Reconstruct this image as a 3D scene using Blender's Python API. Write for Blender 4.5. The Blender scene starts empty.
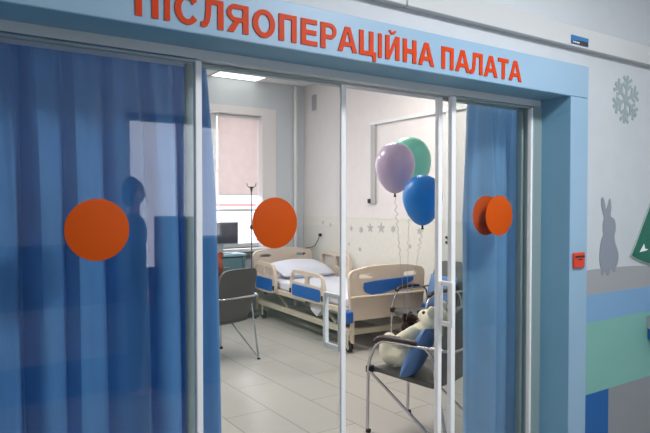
import bpy, bmesh, math, random
from mathutils import Vector, Matrix
random.seed(7)
C = bpy.context.scene.collection
PI = math.pi
sc = bpy.context.scene

# ---------------------------------------------------------------- materials
def lin(c):
    return tuple(((v/255)/12.92 if v/255 <= .04045 else ((v/255+.055)/1.055)**2.4) for v in c) + (1,)

def mat(name, rgb, rough=.5, metal=0, noise=0, nscale=8, bump=0, bscale=60, emit=0, spec=.5, sheen=0, coat=0):
    m = bpy.data.materials.new(name); m.use_nodes = True
    nt = m.node_tree; b = nt.nodes['Principled BSDF']
    b.inputs['Base Color'].default_value = lin(rgb)
    b.inputs['Roughness'].default_value = rough
    b.inputs['Metallic'].default_value = metal
    b.inputs['Specular IOR Level'].default_value = spec
    if sheen: b.inputs['Sheen Weight'].default_value = sheen
    if coat: b.inputs['Coat Weight'].default_value = coat
    tc = nt.nodes.new('ShaderNodeTexCoord')
    if noise:
        n = nt.nodes.new('ShaderNodeTexNoise'); n.inputs['Scale'].default_value = nscale
        n.inputs['Detail'].default_value = 4
        nt.links.new(tc.outputs['Object'], n.inputs['Vector'])
        r = nt.nodes.new('ShaderNodeValToRGB')
        d = lin(rgb)
        r.color_ramp.elements[0].color = tuple(v*(1-noise) for v in d[:3])+(1,)
        r.color_ramp.elements[1].color = tuple(min(1, v*(1+noise)) for v in d[:3])+(1,)
        r.color_ramp.elements[0].position = .3; r.color_ramp.elements[1].position = .7
        nt.links.new(n.outputs['Fac'], r.inputs['Fac'])
        nt.links.new(r.outputs['Color'], b.inputs['Base Color'])
    if bump:
        n = nt.nodes.new('ShaderNodeTexNoise'); n.inputs['Scale'].default_value = bscale
        nt.links.new(tc.outputs['Object'], n.inputs['Vector'])
        bp = nt.nodes.new('ShaderNodeBump'); bp.inputs['Strength'].default_value = bump
        bp.inputs['Distance'].default_value = .01
        nt.links.new(n.outputs['Fac'], bp.inputs['Height'])
        nt.links.new(bp.outputs['Normal'], b.inputs['Normal'])
    if emit:
        b.inputs['Emission Color'].default_value = lin(rgb)
        b.inputs['Emission Strength'].default_value = emit
    return m

def glass_mat(name, tint, base=.04):
    m = bpy.data.materials.new(name); m.use_nodes = True
    nt = m.node_tree; nt.nodes.clear()
    out = nt.nodes.new('ShaderNodeOutputMaterial')
    tr = nt.nodes.new('ShaderNodeBsdfTransparent'); tr.inputs['Color'].default_value = tint+(1,)
    gl = nt.nodes.new('ShaderNodeBsdfGlossy'); gl.inputs['Roughness'].default_value = .01
    geo = nt.nodes.new('ShaderNodeNewGeometry')
    dot = nt.nodes.new('ShaderNodeVectorMath'); dot.operation = 'DOT_PRODUCT'
    nt.links.new(geo.outputs['Incoming'], dot.inputs[0]); nt.links.new(geo.outputs['Normal'], dot.inputs[1])
    def mth(op, a, b=None):
        n = nt.nodes.new('ShaderNodeMath'); n.operation = op
        for i, v in enumerate((a, b)):
            if v is None: continue
            if isinstance(v, (int, float)): n.inputs[i].default_value = v
            else: nt.links.new(v, n.inputs[i])
        return n.outputs[0]
    a = mth('ABSOLUTE', dot.outputs['Value'])
    p = mth('POWER', mth('SUBTRACT', 1.0, a), 5.0)
    fac = mth('ADD', mth('MULTIPLY', p, 1-base), base)
    mx = nt.nodes.new('ShaderNodeMixShader')
    nt.links.new(fac, mx.inputs[0]); nt.links.new(tr.outputs[0], mx.inputs[1]); nt.links.new(gl.outputs[0], mx.inputs[2])
    nt.links.new(mx.outputs[0], out.inputs[0])
    return m

def cloth_mat(name, rgb, trans=.3, bump=.15):
    m = bpy.data.materials.new(name); m.use_nodes = True
    nt = m.node_tree; nt.nodes.clear()
    out = nt.nodes.new('ShaderNodeOutputMaterial')
    d = nt.nodes.new('ShaderNodeBsdfPrincipled'); d.inputs['Roughness'].default_value = .75
    d.inputs['Specular IOR Level'].default_value = .25; d.inputs['Sheen Weight'].default_value = .15
    t = nt.nodes.new('ShaderNodeBsdfTranslucent')
    tc = nt.nodes.new('ShaderNodeTexCoord'); n = nt.nodes.new('ShaderNodeTexNoise')
    n.inputs['Scale'].default_value = 9; nt.links.new(tc.outputs['Object'], n.inputs['Vector'])
    r = nt.nodes.new('ShaderNodeValToRGB'); c = lin(rgb)
    r.color_ramp.elements[0].color = tuple(v*.9 for v in c[:3])+(1,)
    r.color_ramp.elements[1].color = tuple(min(1, v*1.08) for v in c[:3])+(1,)
    nt.links.new(n.outputs['Fac'], r.inputs['Fac'])
    nt.links.new(r.outputs['Color'], d.inputs['Base Color']); nt.links.new(r.outputs['Color'], t.inputs['Color'])
    w = nt.nodes.new('ShaderNodeTexNoise'); w.inputs['Scale'].default_value = 300
    nt.links.new(tc.outputs['Object'], w.inputs['Vector'])
    bp = nt.nodes.new('ShaderNodeBump'); bp.inputs['Strength'].default_value = bump; bp.inputs['Distance'].default_value = .002
    nt.links.new(w.outputs['Fac'], bp.inputs['Height']); nt.links.new(bp.outputs['Normal'], d.inputs['Normal'])
    mx = nt.nodes.new('ShaderNodeMixShader'); mx.inputs[0].default_value = trans
    nt.links.new(d.outputs[0], mx.inputs[1]); nt.links.new(t.outputs[0], mx.inputs[2])
    nt.links.new(mx.outputs[0], out.inputs[0])
    return m

def tile_mat():
    m = mat('floor_tile', (176, 172, 166), .22)
    nt = m.node_tree; b = nt.nodes['Principled BSDF']
    geo = nt.nodes.new('ShaderNodeNewGeometry')
    mp = nt.nodes.new('ShaderNodeMapping'); mp.inputs['Rotation'].default_value = (0, 0, PI/2)
    mp.inputs['Location'].default_value = (0, 0, 0)
    nt.links.new(geo.outputs['Position'], mp.inputs['Vector'])
    br = nt.nodes.new('ShaderNodeTexBrick')
    br.offset = .5; br.inputs['Scale'].default_value = 1
    br.inputs['Brick Width'].default_value = 1.2; br.inputs['Row Height'].default_value = .37
    br.inputs['Mortar Size'].default_value = .0045; br.inputs['Mortar Smooth'].default_value = .3
    br.inputs['Color1'].default_value = lin((180, 176, 168)); br.inputs['Color2'].default_value = lin((174, 171, 164))
    br.inputs['Mortar'].default_value = lin((138, 136, 132))
    mp.inputs['Location'].default_value = (-1.64, .05, 0)
    nt.links.new(mp.outputs['Vector'], br.inputs['Vector'])
    nt.links.new(br.outputs['Color'], b.inputs['Base Color'])
    n = nt.nodes.new('ShaderNodeTexNoise'); n.inputs['Scale'].default_value = 2.5
    nt.links.new(geo.outputs['Position'], n.inputs['Vector'])
    mr = nt.nodes.new('ShaderNodeMapRange'); mr.inputs['To Min'].default_value = .24; mr.inputs['To Max'].default_value = .28
    nt.links.new(n.outputs['Fac'], mr.inputs['Value']); nt.links.new(mr.outputs['Result'], b.inputs['Roughness'])
    return m

M = dict(
    wall=mat('corridor_paint', (196, 201, 205), .6, noise=.02, bump=.05, bscale=120),
    room=mat('room_paint', (214, 209, 207), .65, noise=.02, bump=.05, bscale=120),
    roomback=mat('room_paint_bluish', (196, 203, 208), .65, noise=.02),
    ceil=mat('ceiling_paint', (232, 232, 230), .7, noise=.01),
    blue=mat('pale_blue_panel', (146, 178, 202), .42, noise=.02, nscale=3),
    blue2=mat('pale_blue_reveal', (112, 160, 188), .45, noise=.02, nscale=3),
    orange=mat('orange_vinyl', (206, 80, 0), .55, spec=.2),
    red=mat('orange_red_letter', (210, 62, 0), .5, spec=.2),
    alu=mat('grey_aluminium', (196, 203, 206), .4),
    white=mat('white_profile', (246, 247, 247), .35),
    dark=mat('dark_gap', (32, 34, 36), .6),
    stile=mat('grey_green_profile', (150, 168, 168), .35, .2),
    glass=glass_mat('door_glass', (.955, .965, .962)),
    wglass=glass_mat('window_glass', (.98, .98, .98)),
    floor=tile_mat(),
    cream=mat('cream_plastic', (212, 196, 178), .4, noise=.02),
    bedblue=mat('blue_plastic', (34, 98, 176), .35),
    steel=mat('chrome', (200, 200, 202), .18, 1),
    bedsteel=mat('beige_steel', (186, 178, 158), .45, noise=.04),
    rubber=mat('black_rubber', (24, 22, 24), .6),
    sheet=mat('white_sheet', (214, 216, 226), .85, bump=.25, bscale=14),
    seat=mat('grey_leatherette', (92, 94, 90), .5, noise=.05, bump=.1, bscale=200),
    armpad=mat('dark_brown_armrest', (44, 26, 24), .35),
    plush=mat('cream_plush', (244, 239, 212), .95, noise=.05, nscale=30, bump=.6, bscale=160, sheen=.4),
    brown=mat('dark_brown_plush', (42, 16, 16), .95, noise=.1, nscale=40, bump=.5, bscale=160),
    ginger=mat('ginger_plush', (128, 62, 36), .95, noise=.12, nscale=30, bump=.5, bscale=160),
    cushion=mat('blue_cushion', (94, 128, 176), .8, noise=.06, nscale=12, bump=.2, bscale=90),
    bpurple=mat('mauve_balloon', (206, 186, 214), .3, coat=.15),
    bteal=mat('mint_balloon', (134, 226, 202), .35, coat=.1),
    bblue=mat('blue_balloon', (18, 134, 222), .4),
    ribbon=mat('silver_ribbon', (170, 168, 172), .3, .5),
    casing=mat('window_plaster', (222, 218, 218), .6),
    pvc=mat('white_pvc', (214, 216, 216), .35),
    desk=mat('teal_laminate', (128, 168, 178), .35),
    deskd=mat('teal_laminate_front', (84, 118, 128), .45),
    screen=mat('dark_screen', (56, 60, 70), .3),
    monitor=mat('grey_monitor', (150, 158, 164), .4),
    wains=mat('pale_wall_panel', (208, 206, 196), .5, noise=.03, nscale=20),
    star=mat('grey_star', (168, 168, 166), .6),
    flake=mat('grey_green_snowflake', (150, 166, 166), .5),
    rabbit=mat('grey_rabbit', (136, 144, 154), .5),
    ground=mat('grey_ground', (158, 160, 162), .55),
    green=mat('dark_green_board', (10, 104, 82), .5),
    outline=mat('pale_board_edge', (170, 190, 186), .5),
    mint=mat('mint_band', (124, 178, 168), .55),
    bandblue=mat('light_blue_band', (122, 164, 200), .5),
    block=mat('strong_blue_block', (12, 92, 160), .5),
    greyband=mat('grey_band', (140, 144, 148), .55),
    box=mat('orange_box', (214, 62, 30), .35),
    trunk=mat('cream_trunking', (194, 196, 196), .4),
    label=mat('blue_label', (30, 110, 170), .5),
    black=mat('black_plastic', (18, 18, 20), .45),
    snow=mat('snowy_ground', (235, 238, 245), .9),
    house=mat('pale_house', (232, 230, 232), .8),
    redroof=mat('red_cornice', (200, 110, 100), .7),
    cabinet=mat('corridor_cabinet', (74, 90, 112), .5, noise=.05),
    coat=mat('dark_clothes', (42, 46, 58), .85, noise=.1),
    skin=mat('skin', (196, 150, 128), .55),
    hair=mat('dark_hair', (40, 30, 26), .7),
    iv=mat('iv_steel', (96, 98, 108), .35, .6),
    opal=mat('opal_panel', (255, 252, 245), .5, emit=1.8),
    opal2=mat('opal_panel_corridor', (250, 250, 255), .5, emit=2.2),
)
M['curtain'] = cloth_mat('blue_curtain', (100, 160, 216), .3)
M['curtain_backlit'] = cloth_mat('blue_curtain_backlit_tint', (176, 216, 246), .5)  # paler copy of the curtain cloth, backlight put into its colour
M['blind'] = cloth_mat('pink_roller_blind', (238, 226, 222), .38)
M['sheer'] = cloth_mat('sheer_curtain', (215, 210, 235), .75)

# ---------------------------------------------------------------- mesh helpers
def link_mesh(name, bm, m, parent=None, bevel=0, seg=2, smooth=True, subsurf=0):
    bmesh.ops.recalc_face_normals(bm, faces=bm.faces)
    me = bpy.data.meshes.new(name); bm.to_mesh(me); bm.free()
    me.materials.append(M[m] if isinstance(m, str) else m)
    if smooth:
        me.shade_smooth(); me.set_sharp_from_angle(angle=math.radians(38))
    o = bpy.data.objects.new(name, me); C.objects.link(o)
    if parent: o.parent = parent
    if bevel:
        md = o.modifiers.new('bevel', 'BEVEL'); md.width = bevel; md.segments = seg
        md.limit_method = 'ANGLE'; md.angle_limit = math.radians(40)
    if subsurf:
        md = o.modifiers.new('sub', 'SUBSURF'); md.levels = subsurf; md.render_levels = subsurf
    return o

def box(bm, x0, x1, y0, y1, z0, z1, mtx=None):
    vs = [bm.verts.new((x, y, z)) for z in (z0, z1) for y in (y0, y1) for x in (x0, x1)]
    if mtx: 
        for v in vs: v.co = mtx @ v.co
    for f in ((0,2,3,1), (4,5,7,6), (0,1,5,4), (2,6,7,3), (0,4,6,2), (1,3,7,5)):
        bm.faces.new([vs[i] for i in f])

def B(*boxes):
    bm = bmesh.new()
    for b in boxes: box(bm, *b)
    return bm

def smooth_path(pts, n=6):
    P = [Vector(p) for p in pts]
    if len(P) < 3: return P
    out = []
    for i in range(len(P)-1):
        p0 = P[max(i-1, 0)]; p1 = P[i]; p2 = P[i+1]; p3 = P[min(i+2, len(P)-1)]
        for k in range(n):
            t = k/n
            out.append(.5*((2*p1)+(p2-p0)*t+(2*p0-5*p1+4*p2-p3)*t*t+(3*p1-p0-3*p2+p3)*t**3))
    out.append(P[-1]); return out

def fillet(pts, r, n=6):
    P = [Vector(p) for p in pts]; out = [P[0]]
    for i in range(1, len(P)-1):
        a, b, c = P[i-1], P[i], P[i+1]
        d1 = (a-b); d2 = (c-b)
        rr = min(r, d1.length*.49, d2.length*.49)
        s = b+d1.normalized()*rr; e = b+d2.normalized()*rr
        for k in range(n+1):
            t = k/n; out.append((1-t)**2*s+2*t*(1-t)*b+t*t*e)
    out.append(P[-1]); return out

def tube(bm, pts, r, seg=10, closed=False):
    P = [Vector(p) for p in pts]; n = len(P)
    R = r if isinstance(r, (list, tuple)) else [r]*n
    rings = []; up = None
    for i in range(n):
        if closed: t = (P[(i+1) % n]-P[i-1])
        else: t = (P[min(i+1, n-1)]-P[max(i-1, 0)])
        t.normalize()
        if up is None:
            up = Vector((0, 0, 1)) if abs(t.z) < .9 else Vector((1, 0, 0))
        u = (up-t*up.dot(t)).normalized(); w = t.cross(u); up = u
        rings.append([bm.verts.new(P[i]+(u*math.cos(a)+w*math.sin(a))*R[i]) for a in [2*PI*k/seg for k in range(seg)]])
    for i in range(n if closed else n-1):
        A = rings[i]; Bq = rings[(i+1) % n]
        for k in range(seg):
            bm.faces.new([A[k], A[(k+1) % seg], Bq[(k+1) % seg], Bq[k]])
    if not closed:
        bm.faces.new(rings[0][::-1]); bm.faces.new(rings[-1])

def T(paths, r, seg=10):
    bm = bmesh.new()
    for p in paths: tube(bm, p, r, seg)
    return bm

def lathe(bm, prof, seg=32, org=(0, 0, 0), mtx=None):
    o = Vector(org); rings = []
    for (r, z) in prof:
        rings.append([bm.verts.new((o.x+r*math.cos(2*PI*k/seg), o.y+r*math.sin(2*PI*k/seg), o.z+z)) for k in range(seg)])
    for a, b in zip(rings, rings[1:]):
        for k in range(seg): bm.faces.new([a[k], a[(k+1) % seg], b[(k+1) % seg], b[k]])
    bm.faces.new(rings[0][::-1]); bm.faces.new(rings[-1])
    if mtx:
        for ring in rings:
            for v in ring: v.co = mtx @ v.co

def prism(poly, y0, y1, holes=(), axis='y'):
    """closed outline in (x,z), thickness along y (or outline in (y,z), thickness along x)"""
    cu = bpy.data.curves.new('tmp', 'CURVE'); cu.dimensions = '2D'; cu.fill_mode = 'BOTH'
    for pl in [poly]+list(holes):
        s = cu.splines.new('POLY'); s.points.add(len(pl)-1)
        for p, q in zip(s.points, pl): p.co = (q[0], q[1], 0, 1)
        s.use_cyclic_u = True
    cu.extrude = abs(y1-y0)/2
    o = bpy.data.objects.new('tmp', cu); C.objects.link(o)
    bpy.context.view_layer.update()
    dg = bpy.context.evaluated_depsgraph_get()
    me = bpy.data.meshes.new_from_object(o.evaluated_get(dg))
    bm = bmesh.new(); bm.from_mesh(me)
    bmesh.ops.remove_doubles(bm, verts=bm.verts, dist=1e-5)
    bpy.data.objects.remove(o); bpy.data.curves.remove(cu); bpy.data.meshes.remove(me)
    mid = (y0+y1)/2
    for v in bm.verts:
        x, z, t = v.co
        v.co = (x, mid-t, z) if axis == 'y' else (mid+t, x, z)
    return bm

def rrect(x0, x1, z0, z1, r, n=5):
    out = []
    for cx, cz, a0 in ((x1-r, z1-r, 0), (x0+r, z1-r, 90), (x0+r, z0+r, 180), (x1-r, z0+r, 270)):
        for k in range(n+1):
            a = math.radians(a0+90*k/n); out.append((cx+r*math.cos(a), cz+r*math.sin(a)))
    return out

def ellip(bm, c, r, rot=None, sub=3):
    m = Matrix.Translation(c) @ (rot.to_matrix().to_4x4() if rot else Matrix()) @ Matrix.Diagonal((*r, 1))
    bmesh.ops.create_icosphere(bm, subdivisions=sub, radius=1, matrix=m)

def capsule(bm, a, b, ra, rb, n=10):
    a, b = Vector(a), Vector(b); d = (b-a)
    for i in range(n+1):
        t = i/n; ellip(bm, a+d*t, (ra+(rb-ra)*t,)*3, sub=2)

def remesh(o, vox=.012, sm=6):
    md = o.modifiers.new('remesh', 'REMESH'); md.mode = 'VOXEL'; md.voxel_size = vox; md.use_smooth_shade = True
    s = o.modifiers.new('smooth', 'SMOOTH'); s.iterations = sm; s.factor = .5
    return o

def tagit(o, label, cat, group=None):
    o['label'] = label; o['category'] = cat
    if group: o['group'] = group
    return o

def thing(name, loc, rz, label, cat, group=None):
    o = bpy.data.objects.new(name, None); C.objects.link(o)
    o.location = loc; o.rotation_euler = (0, 0, rz); o.empty_display_size = .1
    return tagit(o, label, cat, group)

def struct(name, bm, m, **k):
    o = link_mesh(name, bm, m, **k); o['kind'] = 'structure'; return o

def struct_empty(name, loc=(0, 0, 0)):
    o = bpy.data.objects.new(name, None); C.objects.link(o); o.location = loc
    o['kind'] = 'structure'; o.empty_display_size = .1; return o

def copy_tree(o, parent=None):
    c = o.copy(); C.objects.link(c); c.parent = parent
    for ch in list(o.children): copy_tree(ch, c)
    return c

# ---------------------------------------------------------------- shell
WY0, WY1 = -.21, .05           # dividing wall
OX0, OX1, OZ = .09, 2.71, 2.136
BX, BY, CZ, CCZ = 4.858, 5.8, 3.375, 3.1
struct('floor', B((-2.6, 8.6, -3.5, 6.1, -.1, 0)), 'floor', smooth=False)
struct('wall_front', B((-2.5, OX0, WY0, WY1, 0, CZ), (OX1, 8.5, WY0, WY1, 0, CZ), (OX0, OX1, WY0, WY1, OZ, CZ)), 'wall', smooth=False)
# room walls
WX0, WX1, WZ0, WZ1 = 1.9, 4.356, .93, 2.98
struct('wall_back', B((-.8, WX0, BY, BY+.3, 0, CZ), (WX1, 5.1, BY, BY+.3, 0, CZ), (WX0, WX1, BY, BY+.3, 0, WZ0), (WX0, WX1, BY, BY+.3, WZ1, CZ)), 'roomback', smooth=False)
struct('wall_right', B((BX, BX+.25, WY1, BY, 0, CZ)), 'room', smooth=False)
struct('wall_left', B((-.8, -.6, WY1, BY, 0, CZ)), 'room', smooth=False)
o = struct('wall_room_side', B((-.6, OX0, WY1, WY1+.01, 0, CZ), (OX1+.0, BX, WY1, WY1+.01, 0, CZ), (OX0, OX1, WY1, WY1+.01, OZ, CZ)), 'room', smooth=False)
struct('ceiling', B((-.8, 5.1, WY1, BY+.3, CZ, CZ+.1)), 'ceil', smooth=False)
# corridor
struct('ceiling', B((-2.6, 8.6, -3.5, WY0, CCZ, CCZ+.1)), 'ceil', smooth=False)
KX0, KX1, KZ0, KZ1 = 1.42, 2.45, .95, 2.37
JX0, JX1 = 6.95, 8.3  # opening of the added window, beyond the mirrored stretch
CW = -3.22
struct('wall_opposite', B((-2.5, KX0, CW-.25, CW, 0, CCZ), (KX1, JX0, CW-.25, CW, 0, CCZ), (JX1, 8.5, CW-.25, CW, 0, CCZ), (KX0, KX1, CW-.25, CW, 0, KZ0), (KX0, KX1, CW-.25, CW, KZ1, CCZ), (JX0, JX1, CW-.25, CW, 0, KZ0), (JX0, JX1, CW-.25, CW, KZ1, CCZ)), 'wall', smooth=False)
struct('wall_corridor_end', B((-2.6, -2.5, CW-.25, WY0, 0, CCZ)), 'wall', smooth=False)
struct('wall_corridor_far', B((8.5, 8.6, CW-.25, WY0, 0, CCZ)), 'wall', smooth=False)

# blue door surround: fascia, jamb boards, reveals
FY = -.24
struct('trim_1', B((-.08, 2.848, FY, WY0, 2.125, 2.287)), 'blue', bevel=.002)
struct('trim_2', B((2.70, 2.848, FY, WY0, 0, 2.1235)), 'blue', bevel=.002)
struct('trim_3', B((-.08, .10, FY, WY0, 0, 2.1235)), 'blue', bevel=.002)
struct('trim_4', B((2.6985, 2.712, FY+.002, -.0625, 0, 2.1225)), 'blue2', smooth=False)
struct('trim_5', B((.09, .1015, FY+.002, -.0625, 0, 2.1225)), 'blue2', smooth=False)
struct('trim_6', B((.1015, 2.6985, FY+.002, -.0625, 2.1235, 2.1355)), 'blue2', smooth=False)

# track box over the sliding doors
struct('trim_7', B((.10, 2.702, -.062, -.032, 2.090, 2.125), (.10, 2.702, .025, .085, 2.090, 2.125), (.10, 2.702, -.032, .025, 2.100, 2.125)), 'alu', smooth=False)
# jamb profiles of the glazed front
struct('trim_8', B((2.630, 2.700, -.070, .04, 0, 2.09)), 'stile', bevel=.003)
struct('trim_9', B((.101, .118, -.07, .04, 0, 2.09)), 'alu', bevel=.003)
struct('trim_10', B((.12, .80, -.045, -.03, 0, .012), (2.04, 2.63, -.045, -.03, 0, .012)), 'alu')

def pane(name, x0, x1, y, st=(.025, .02), z1=2.088, smat=('white', 'white'), dep=.013):
    e = struct_empty(name, ((x0+x1)/2, y, .0))
    cx = (x0+x1)/2
    bm = B((x0-cx+st[0], x1-cx-st[1], -.004,   .004, .03, z1-.010))
    link_mesh('glass', bm, 'glass', e, smooth=False)
    link_mesh('stile', B((x0-cx, x0-cx+st[0], -dep, dep, .006, z1-.006)), smat[0], e, bevel=.003)
    link_mesh('stile', B((x1-cx-st[1], x1-cx, -dep, dep, .006, z1-.006)), smat[1], e, bevel=.003)
    link_mesh('bottom_rail', B((x0-cx+st[0], x1-cx-st[1], -.012, .012, .006, .05)), 'white', e, bevel=.002)
    link_mesh('top_rail', B((x0-cx+st[0], x1-cx-st[1], -.009, .009, z1-.013, z1-.005)), 'stile', e, bevel=.001)
    return e
# fixed panes in front, sliding leaves behind
pane('window_1', .119, .806, -.056, smat=('white', 'white'), st=(.02, .024))
pane('window_2', 2.036, 2.628, -.056, st=(.028, .012), smat=('white', 'white'))
d1 = pane('door_1', .768, 1.472, 0.0, st=(.03, .024), smat=('stile', 'white'), dep=.008)
d2 = pane('door_2', 2.006, 2.627, 0.0, st=(.026, .014), smat=('white', 'stile'))

def handle(door, cx, xs, ybar, z0, z1, s):
    # loop handle: plate on the stile, two arms and a bar standing off
    bm = B((xs-.011, xs+.011, s*.013, s*.021, z0, z1),
           (xs-.008, xs+.008, s*.021, ybar, z1-.022, z1), (xs-.008, xs+.008, s*.021, ybar, z0, z0+.022),
           (xs-.011, xs+.011, ybar, ybar+s*.018, z0, z1))
    for v in bm.verts: v.co.x -= cx
    return link_mesh('handle', bm, 'white', door, bevel=.003)
handle(d1, (.768+1.472)/2, 1.459, .118, .950, 1.194, 1)
handle(d2, (2.006+2.627)/2, 2.020, -.083, 1.006, 1.218, -1)

# orange marking discs on the glass
def disc(x, z, y, label):
    bm = bmesh.new()
    prof = [(.001, 0), (.0985, 0), (.1, .0004), (.1, .0011), (.0985, .0015), (.001, .0015)]
    lathe(bm, prof, 64)
    for v in bm.verts: v.co = Vector((v.co.x, -v.co.z, v.co.y))
    o = link_mesh('marking_disc', bm, 'orange'); o.location = (x, y, z)
    tagit(o, label, 'sticker', 'orange marking discs on the sliding glass doors')
disc(.453, 1.499, -.0605, 'large orange round sticker on the left fixed glass pane before the dark blue curtain')
disc(1.132, 1.507, -.0045, 'orange round sticker on the closed glass door in front of the bed')
disc(2.378, 1.522, -.0605, 'orange round sticker on the right fixed pane, the right and nearer of an overlapping pair')
disc(2.347, 1.522, -.0045, 'orange round sticker mostly behind another orange disc before the right curtain')

# ---------------------------------------------------------------- lettering
sign = thing('sign_lettering', (1.42, FY, 2.148), 0, 'orange-red raised Cyrillic lettering reading ПІСЛЯОПЕРАЦІЙНА ПАЛАТА on the pale blue fascia', 'lettering')
WID = {'П': 719, 'І': 278, 'С': 722, 'Л': 712, 'Я': 722, 'О': 778, 'Е': 667, 'Р': 667, 'А': 722, 'Ц': 737, 'Й': 719, 'Н': 722, 'Т': 611}
SB = {'П': 72, 'І': 68, 'С': 44, 'Л': 10, 'Я': 20, 'О': 42, 'Е': 70, 'Р': 70, 'А': 4, 'Ц': 72, 'Й': 70, 'Н': 72, 'Т': 20}
SBR = {'П': 72, 'І': 68, 'С': 38, 'Л': 72, 'Я': 72, 'О': 42, 'Е': 40, 'Р': 40, 'А': 4, 'Ц': 10, 'Й': 70, 'Н': 72, 'Т': 20}
text = 'ПІСЛЯОПЕРАЦІЙНА ПАЛАТА'
tot = sum(WID.get(c, 245)+10 for c in text) - 72 - 14
X0, X1, CAP = .525, 2.310, .0925
ux = (X1-X0)/tot
pen = X0-72*ux
def glyph(c):
    W = (WID[c]-SB[c]-SBR[c])*ux; H = CAP; s = .0205
    def ring(cx, cz, rx, rz, a0, a1, t, n=28):
        o_ = [(cx+rx*math.cos(math.radians(a0+(a1-a0)*k/n)), cz+rz*math.sin(math.radians(a0+(a1-a0)*k/n))) for k in range(n+1)]
        i_ = [(cx+(rx-t)*math.cos(math.radians(a1+(a0-a1)*k/n)), cz+(rz-t)*math.sin(math.radians(a1+(a0-a1)*k/n))) for k in range(n+1)]
        return o_, i_
    R = lambda a, b, c_, d: [(a, c_), (b, c_), (b, d), (a, d)]
    h = .0165
    if c == 'П': return [([(0,0),(s,0),(s,H-h),(W-s,H-h),(W-s,0),(W,0),(W,H),(0,H)], [])]
    if c == 'І': return [(R(0, W, 0, H), [])]
    if c == 'Н': return [([(0,0),(s,0),(s,H*.5-h*.5),(W-s,H*.5-h*.5),(W-s,0),(W,0),(W,H),(W-s,H),(W-s,H*.5+h*.5),(s,H*.5+h*.5),(s,H),(0,H)], [])]
    if c == 'Ц':
        w = W-.013
        return [([(0,0),(W-.016,0),(W-.016,-.019),(W,-.019),(W,h),(w,h),(w,H),(w-s,H),(w-s,h),(s,h),(s,H),(0,H)], [])]
    if c == 'Т': return [([(W/2-s/2,0),(W/2+s/2,0),(W/2+s/2,H-h),(W,H-h),(W,H),(0,H),(0,H-h),(W/2-s/2,H-h)], [])]
    if c == 'Е': return [([(0,0),(W,0),(W,h),(s,h),(s,H*.5-h*.5),(W*.93,H*.5-h*.5),(W*.93,H*.5+h*.5),(s,H*.5+h*.5),(s,H-h),(W*.98,H-h),(W*.98,H),(0,H)], [])]
    if c == 'А':
        m = W/2; f = s*1.02
        def xl(z): return (m-f*.55)*z/H
        return [([(0,0),(f,0),(f+xl(.021)*.92,.021),(W-f-xl(.021)*.92,.021),(W-f,0),(W,0),(m+f*.55,H),(m-f*.55,H)],
                 [[(f+xl(.021)*.92+.005,.036),(m,H-.016),(W-f-xl(.021)*.92-.005,.036)]])]
    if c == 'Л':
        return [([(W-s,0),(W,0),(W,H),(W*.22,H),(W*.21,H*.6),(W*.17,H*.26),(W*.12,.0175),(0,.017),(0,0),(.010,-.001),(W*.25,.002),(W*.36,.016),(W*.43,H*.45),(W*.455,H-h),(W-s,H-h)], [])]
    if c == 'О':
        o_ = [(W/2+W/2*math.cos(2*PI*k/48), H/2+(H/2+.0015)*math.sin(2*PI*k/48)) for k in range(48)]
        i_ = [(W/2+(W/2-s)*math.cos(2*PI*k/48), H/2+(H/2-.0155)*math.sin(2*PI*k/48)) for k in range(48)]
        return [(o_, [i_])]
    if c == 'С':
        n = 40; a0, a1 = 38, 322
        o_ = [(W*.52+W*.52*math.cos(math.radians(a0+(a1-a0)*k/n)), H/2+(H/2+.0015)*math.sin(math.radians(a0+(a1-a0)*k/n))) for k in range(n+1)]
        i_ = [(W*.52+(W*.52-s)*math.cos(math.radians(a1+6+(a0-6-a1-6)*k/n)), H/2+(H/2-.0155)*math.sin(math.radians(a1+6+(a0-6-a1-6)*k/n))) for k in range(n+1)]
        return [(o_+i_, [])]
    if c in 'РЯ':
        r = H*.31; zc = H-r
        o_ = [(0, 0), (s, 0), (s, H-2*r), (W-r, H-2*r)] + [(W-r+r*math.cos(math.radians(a)), zc+r*math.sin(math.radians(a))) for a in range(-80, 81, 10)] + [(W-r, H), (0, H)]
        if c == 'Я': o_ = [(0, 0), (s, 0), (s, H-2*r), (W-r, H-2*r)] + o_[4:]
        i_ = [(s, H-2*r+h*.9), (W-r, H-2*r+h*.9)] + [(W-r+(r-h*.95)*math.cos(math.radians(a)), zc+(r-h*.9)*math.sin(math.radians(a))) for a in range(-80, 81, 10)] + [(W-r, H-h*.9), (s, H-h*.9)]
        if c == 'Р': return [(o_, [i_])]
        mir = lambda q: [(W-x, z) for x, z in q][::-1]
        leg = [(0, 0), (s*1.15, 0), (W*.62, H-2*r+.004), (W*.34, H-2*r+.004)]
        return [(mir(o_), [mir(i_)]), (leg, [])]
    if c == 'Й':
        br = [(W*.5+.018*math.cos(math.radians(a)), H+.021+.014*math.sin(math.radians(a))) for a in range(180, 361, 15)] + [(W*.5+.009*math.cos(math.radians(a)), H+.0215+.006*math.sin(math.radians(a))) for a in range(360, 179, -15)]
        return [([(0,0),(s,0),(W-s,H*.70),(W-s,0),(W,0),(W,H),(W-s,H),(s,H*.30),(s,H),(0,H)], []), (br, [])]
for ch in text:
    if ch == ' ': pen += 255*ux; continue
    x = pen+SB[ch]*ux
    bm = bmesh.new()
    for q, (pl, holes) in enumerate(glyph(ch)):
        b2 = prism(pl, -.004+q*.0002, 0, holes)
        me = bpy.data.meshes.new('t'); b2.to_mesh(me); b2.free(); bm.from_mesh(me); bpy.data.meshes.remove(me)
    o = link_mesh('letter', bm, 'red', sign, smooth=False)
    o.location = (x-1.42, 0, 0)
    pen += (WID[ch]+10)*ux

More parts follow.
